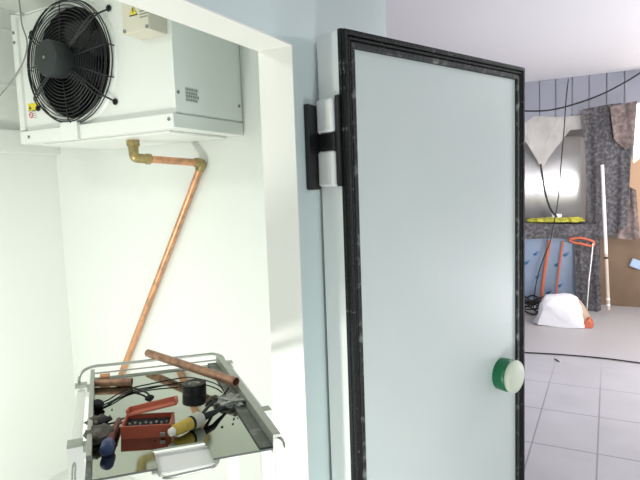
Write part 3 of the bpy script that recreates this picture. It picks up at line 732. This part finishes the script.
# white sack with brown lining
q0 = f(563,327,5.1)
sk = at(560,318,2,.0)
sb = empty('rubble_sack', V((sk.x,sk.y,0)), 'white sack slumped on the tiles in front of the blue crate', 'sack')
SX = at(560,326,2,0).x+.16
prof2 = [(535,325),(538,314),(542,301),(546,294.5),(556,292.5),(572,293.5),(577,296),(581,305),(584,314),(587,326)]
def sackmesh(L, X, d, seed, amp=.03):
    bm = NB(); P = [f(x,y,X) for x,y in L]; 
    for p in P: p.z = max(p.z, .003)
    cen = sum(P, V())/len(P); layers = []
    for s, k in ((0,.80),(.12,.97),(.4,1.0),(.75,.85),(1,.45)):
        row = []
        for p in P:
            qq = cen+(p-cen)*k; qq.z = p.z*k if p.z > .01 else .003
            qq = V((X-d/2+d*s, qq.y, qq.z)); row.append(bm.verts.new(qq))
        layers.append(row)
    for A, B in zip(layers, layers[1:]):
        for k in range(len(P)): bm.faces.new((A[k],A[(k+1)%len(P)],B[(k+1)%len(P)],B[k]))
    bm.faces.new(layers[0][::-1]); bm.faces.new(layers[-1])
    bmesh.ops.triangulate(bm, faces=bm.faces); bmesh.ops.subdivide_edges(bm, edges=bm.edges, cuts=3, smooth=.3)
    for v in bm.verts:
        nn = noise.noise_vector(V(v.co)*7+V((seed,0,0))); v.co += nn*amp; v.co.z = max(v.co.z, .003)
    return bm
obj('sack_body', sackmesh(prof2, SX, .42, 1), 'sack', sb, smooth=50)
obj('brown_lining', sackmesh([(572,326),(575,305),(577,298),(584,305),(591,318),(592,327),(584,330)], SX+.03, .30, 6, .02), 'card', sb, smooth=40)
obj('orange_scrap', sackmesh([(577,330),(585,321),(590,316),(593,322),(592,330)], SX-.10, .12, 3, .012), 'orange', sb, smooth=40)
# dark heap of cable left of the sack
bm = NB(); rnd = random.Random(12)
for k in range(6):
    c0 = at(526+k,316,2,.03); P = []
    for i in range(12):
        a = 2*math.pi*i/12; P.append((c0.x+.25+.10*math.cos(a)*rnd.uniform(.8,1.2), c0.y+.02+.14*math.sin(a)*rnd.uniform(.8,1.2), .012+k*.025+.08*rnd.random()))
    tube(bm, cat(P,3,True), .010, 6, closed=True)
tag(obj('cable_coil', bm, 'cable', smooth=60), 'heap of coiled black cable on the floor left of the sack', 'cable')
# boards at the right
a = f(597,237,6.05); z1_ = f(620,238,5.95).z
tag(obj('brown_board', box(NB(), (5.95,-2.6,0), (5.98,f(599,250,5.95).y,z1_)), 'ply'), 'wide brown board standing low along the far wall', 'board')
bm = NB(); slab(bm, yz([(629,150),(634,163),(640,158),(668,150),(668,238.2),(630,238.2),(628,200),(630,175)], 5.95), (.02,0,0))
tag(obj('tan_board', bm, 'tan'), 'tan timber sheet above the brown board at the right edge', 'board')
bm = NB(); sheet(bm, [f(621,188,5.84),f(628,186,5.84),f(636,190,5.84)], [f(617,238,5.84),f(628,240,5.84),f(640,238,5.84)], 10, 10, 1.3, .012, 12, .015)
tag(obj('felt_remnant', bm, 'feltb', smooth=60), 'dark felt remnant sagging behind the white pipe above the board', 'blanket')
p = f(636,264,5.925); bm = NB(); obox(bm, p, X_, V((0,.9,.35)), V((0,-.35,.9)), (-.01,.03,-.06,.06,-.05,.05))
tag(obj('dust_mask', bm, 'palecloth', bevel=.01), 'pale blue dust mask hanging on the brown board', 'mask')
# bright window at the right of the far wall
wy = f(634,120,6.05).y; 
struct('window_1', box(NB(), (6.06,wy-.9,f(640,232,6.05).z), (6.08,wy,f(640,100,6.05).z)), 'glass')
# cables
P = [f(500,110,5.88), f(527,111,5.88), f(550,110,5.86), f(575,104,5.84), f(600,95,5.84), f(620,85,5.84), f(640,73,5.88), f(670,52,5.90)]
tag(obj('swag_cable', tube(NB(), cat(P), .0085, 8), 'cable', smooth=60), 'black cable swagged across the blue grey cladding under the ceiling', 'cable')
P = [f(568.5,79,5.50), f(566,100,5.5), f(564,130,5.5), f(561,165,5.5), f(558,200,5.5), f(553,228,5.5), f(549,245,5.5), f(541,265,5.5), f(536,285,5.5), f(534,300,5.5), f(533,316,5.5)]
tag(obj('drop_cable', tube(NB(), cat(P), .0060, 8), 'cable', smooth=60), 'thin black cable hanging from the ceiling in front of the tank', 'cable')
P = [f(540.5,164,5.56), f(543,180,5.56), f(546,196,5.56), f(551,210,5.56), f(557,217,5.56)]
tag(obj('flex_cable', tube(NB(), cat(P), .011, 8), 'cable', smooth=60), 'short thick black hose curving down across the steel tank', 'hose')
P = [at(x,y,2,.009) for x,y in ((490,350.5),(525,352.5),(550,353.8),(580,356),(610,359),(640,363),(690,370))]
tag(obj('floor_cable', tube(NB(), cat(P), .0060, 8), 'cable', smooth=60), 'long black cable lying across the pale tiled floor', 'cable')
p = at(557,361,2,0); bm = NB(); tube(bm, [p+V((.03,.025,.006)), p+V((0,0,.008)), p+V((-.03,-.02,.006))], [.004,.006,.003], 8)
tag(obj('twig', bm, 'debris', smooth=50), 'tiny dark splinter lying on the tiles below the floor cable', 'splinter')

# ------------------------------------------------------------------ light
def area(name, loc, target, size, power, col, sy=None):
    l = bpy.data.lights.new(name, 'AREA'); l.energy = power; l.color = col; l.size = size
    if sy: l.shape = 'RECTANGLE'; l.size_y = sy
    o = bpy.data.objects.new(name, l); COL.objects.link(o); o.location = loc
    o.rotation_euler = (V(target)-V(loc)).to_track_quat('-Z','Y').to_euler(); return o
area('work_light', (-.95,.75,.35), (.6,1.2,1.4), .22, 17, (1.0,.995,.93))
area('cold_room_fill', (-1.1,1.0,2.38), (-1.1,1.0,0), .5, 12, (.96,1.0,.94))  # fill added under the cold room ceiling to brighten the upper walls
area('hall_daylight', (-2.2,-2.9,1.5), (5,-.2,1.4), 1.3, 17, (.93,1.0,.99))
area('door_fill', (-.7,-1.15,.12), (.3,-.1,.5), .4, 16, (.96,1.0,.98))  # added low by the floor so the wall and door brighten downwards
area('hall_fill', (3.4,-2.2,2.60), (3.4,-1.9,0), 1.2, 46, (.98,.96,1.0))  # added overhead fill for the hall, no fitting modelled
area('ceiling_fill', (3.0,-2.4,.4), (3.6,-1.2,2.68), 1.2, 50, (.97,.95,1.0))  # stands in for bounced light, added to lift the hall ceiling
area('far_window', (4.6,-3.3,1.2), (5.4,0,1.6), 1.2, 34, (1.0,.97,.97))
area('tank_streak_fill', (-2.4,-2.6,1.6), (6.1,-.1,1.3), 1.0, 8, (1.0,.98,.99)); bpy.data.lights['tank_streak_fill'].spread = math.radians(24)  # narrow beam added to put the streak on the tank
w = bpy.data.worlds.new('world'); scn.world = w; w.use_nodes = True
w.node_tree.nodes['Background'].inputs[0].default_value = (.90,.93,1.0,1); w.node_tree.nodes['Background'].inputs[1].default_value = .28
scn.view_settings.view_transform = 'Standard'; scn.view_settings.look = 'None'; scn.view_settings.gamma = 1
scn.view_settings.use_curve_mapping = False; scn.view_settings.exposure = 0
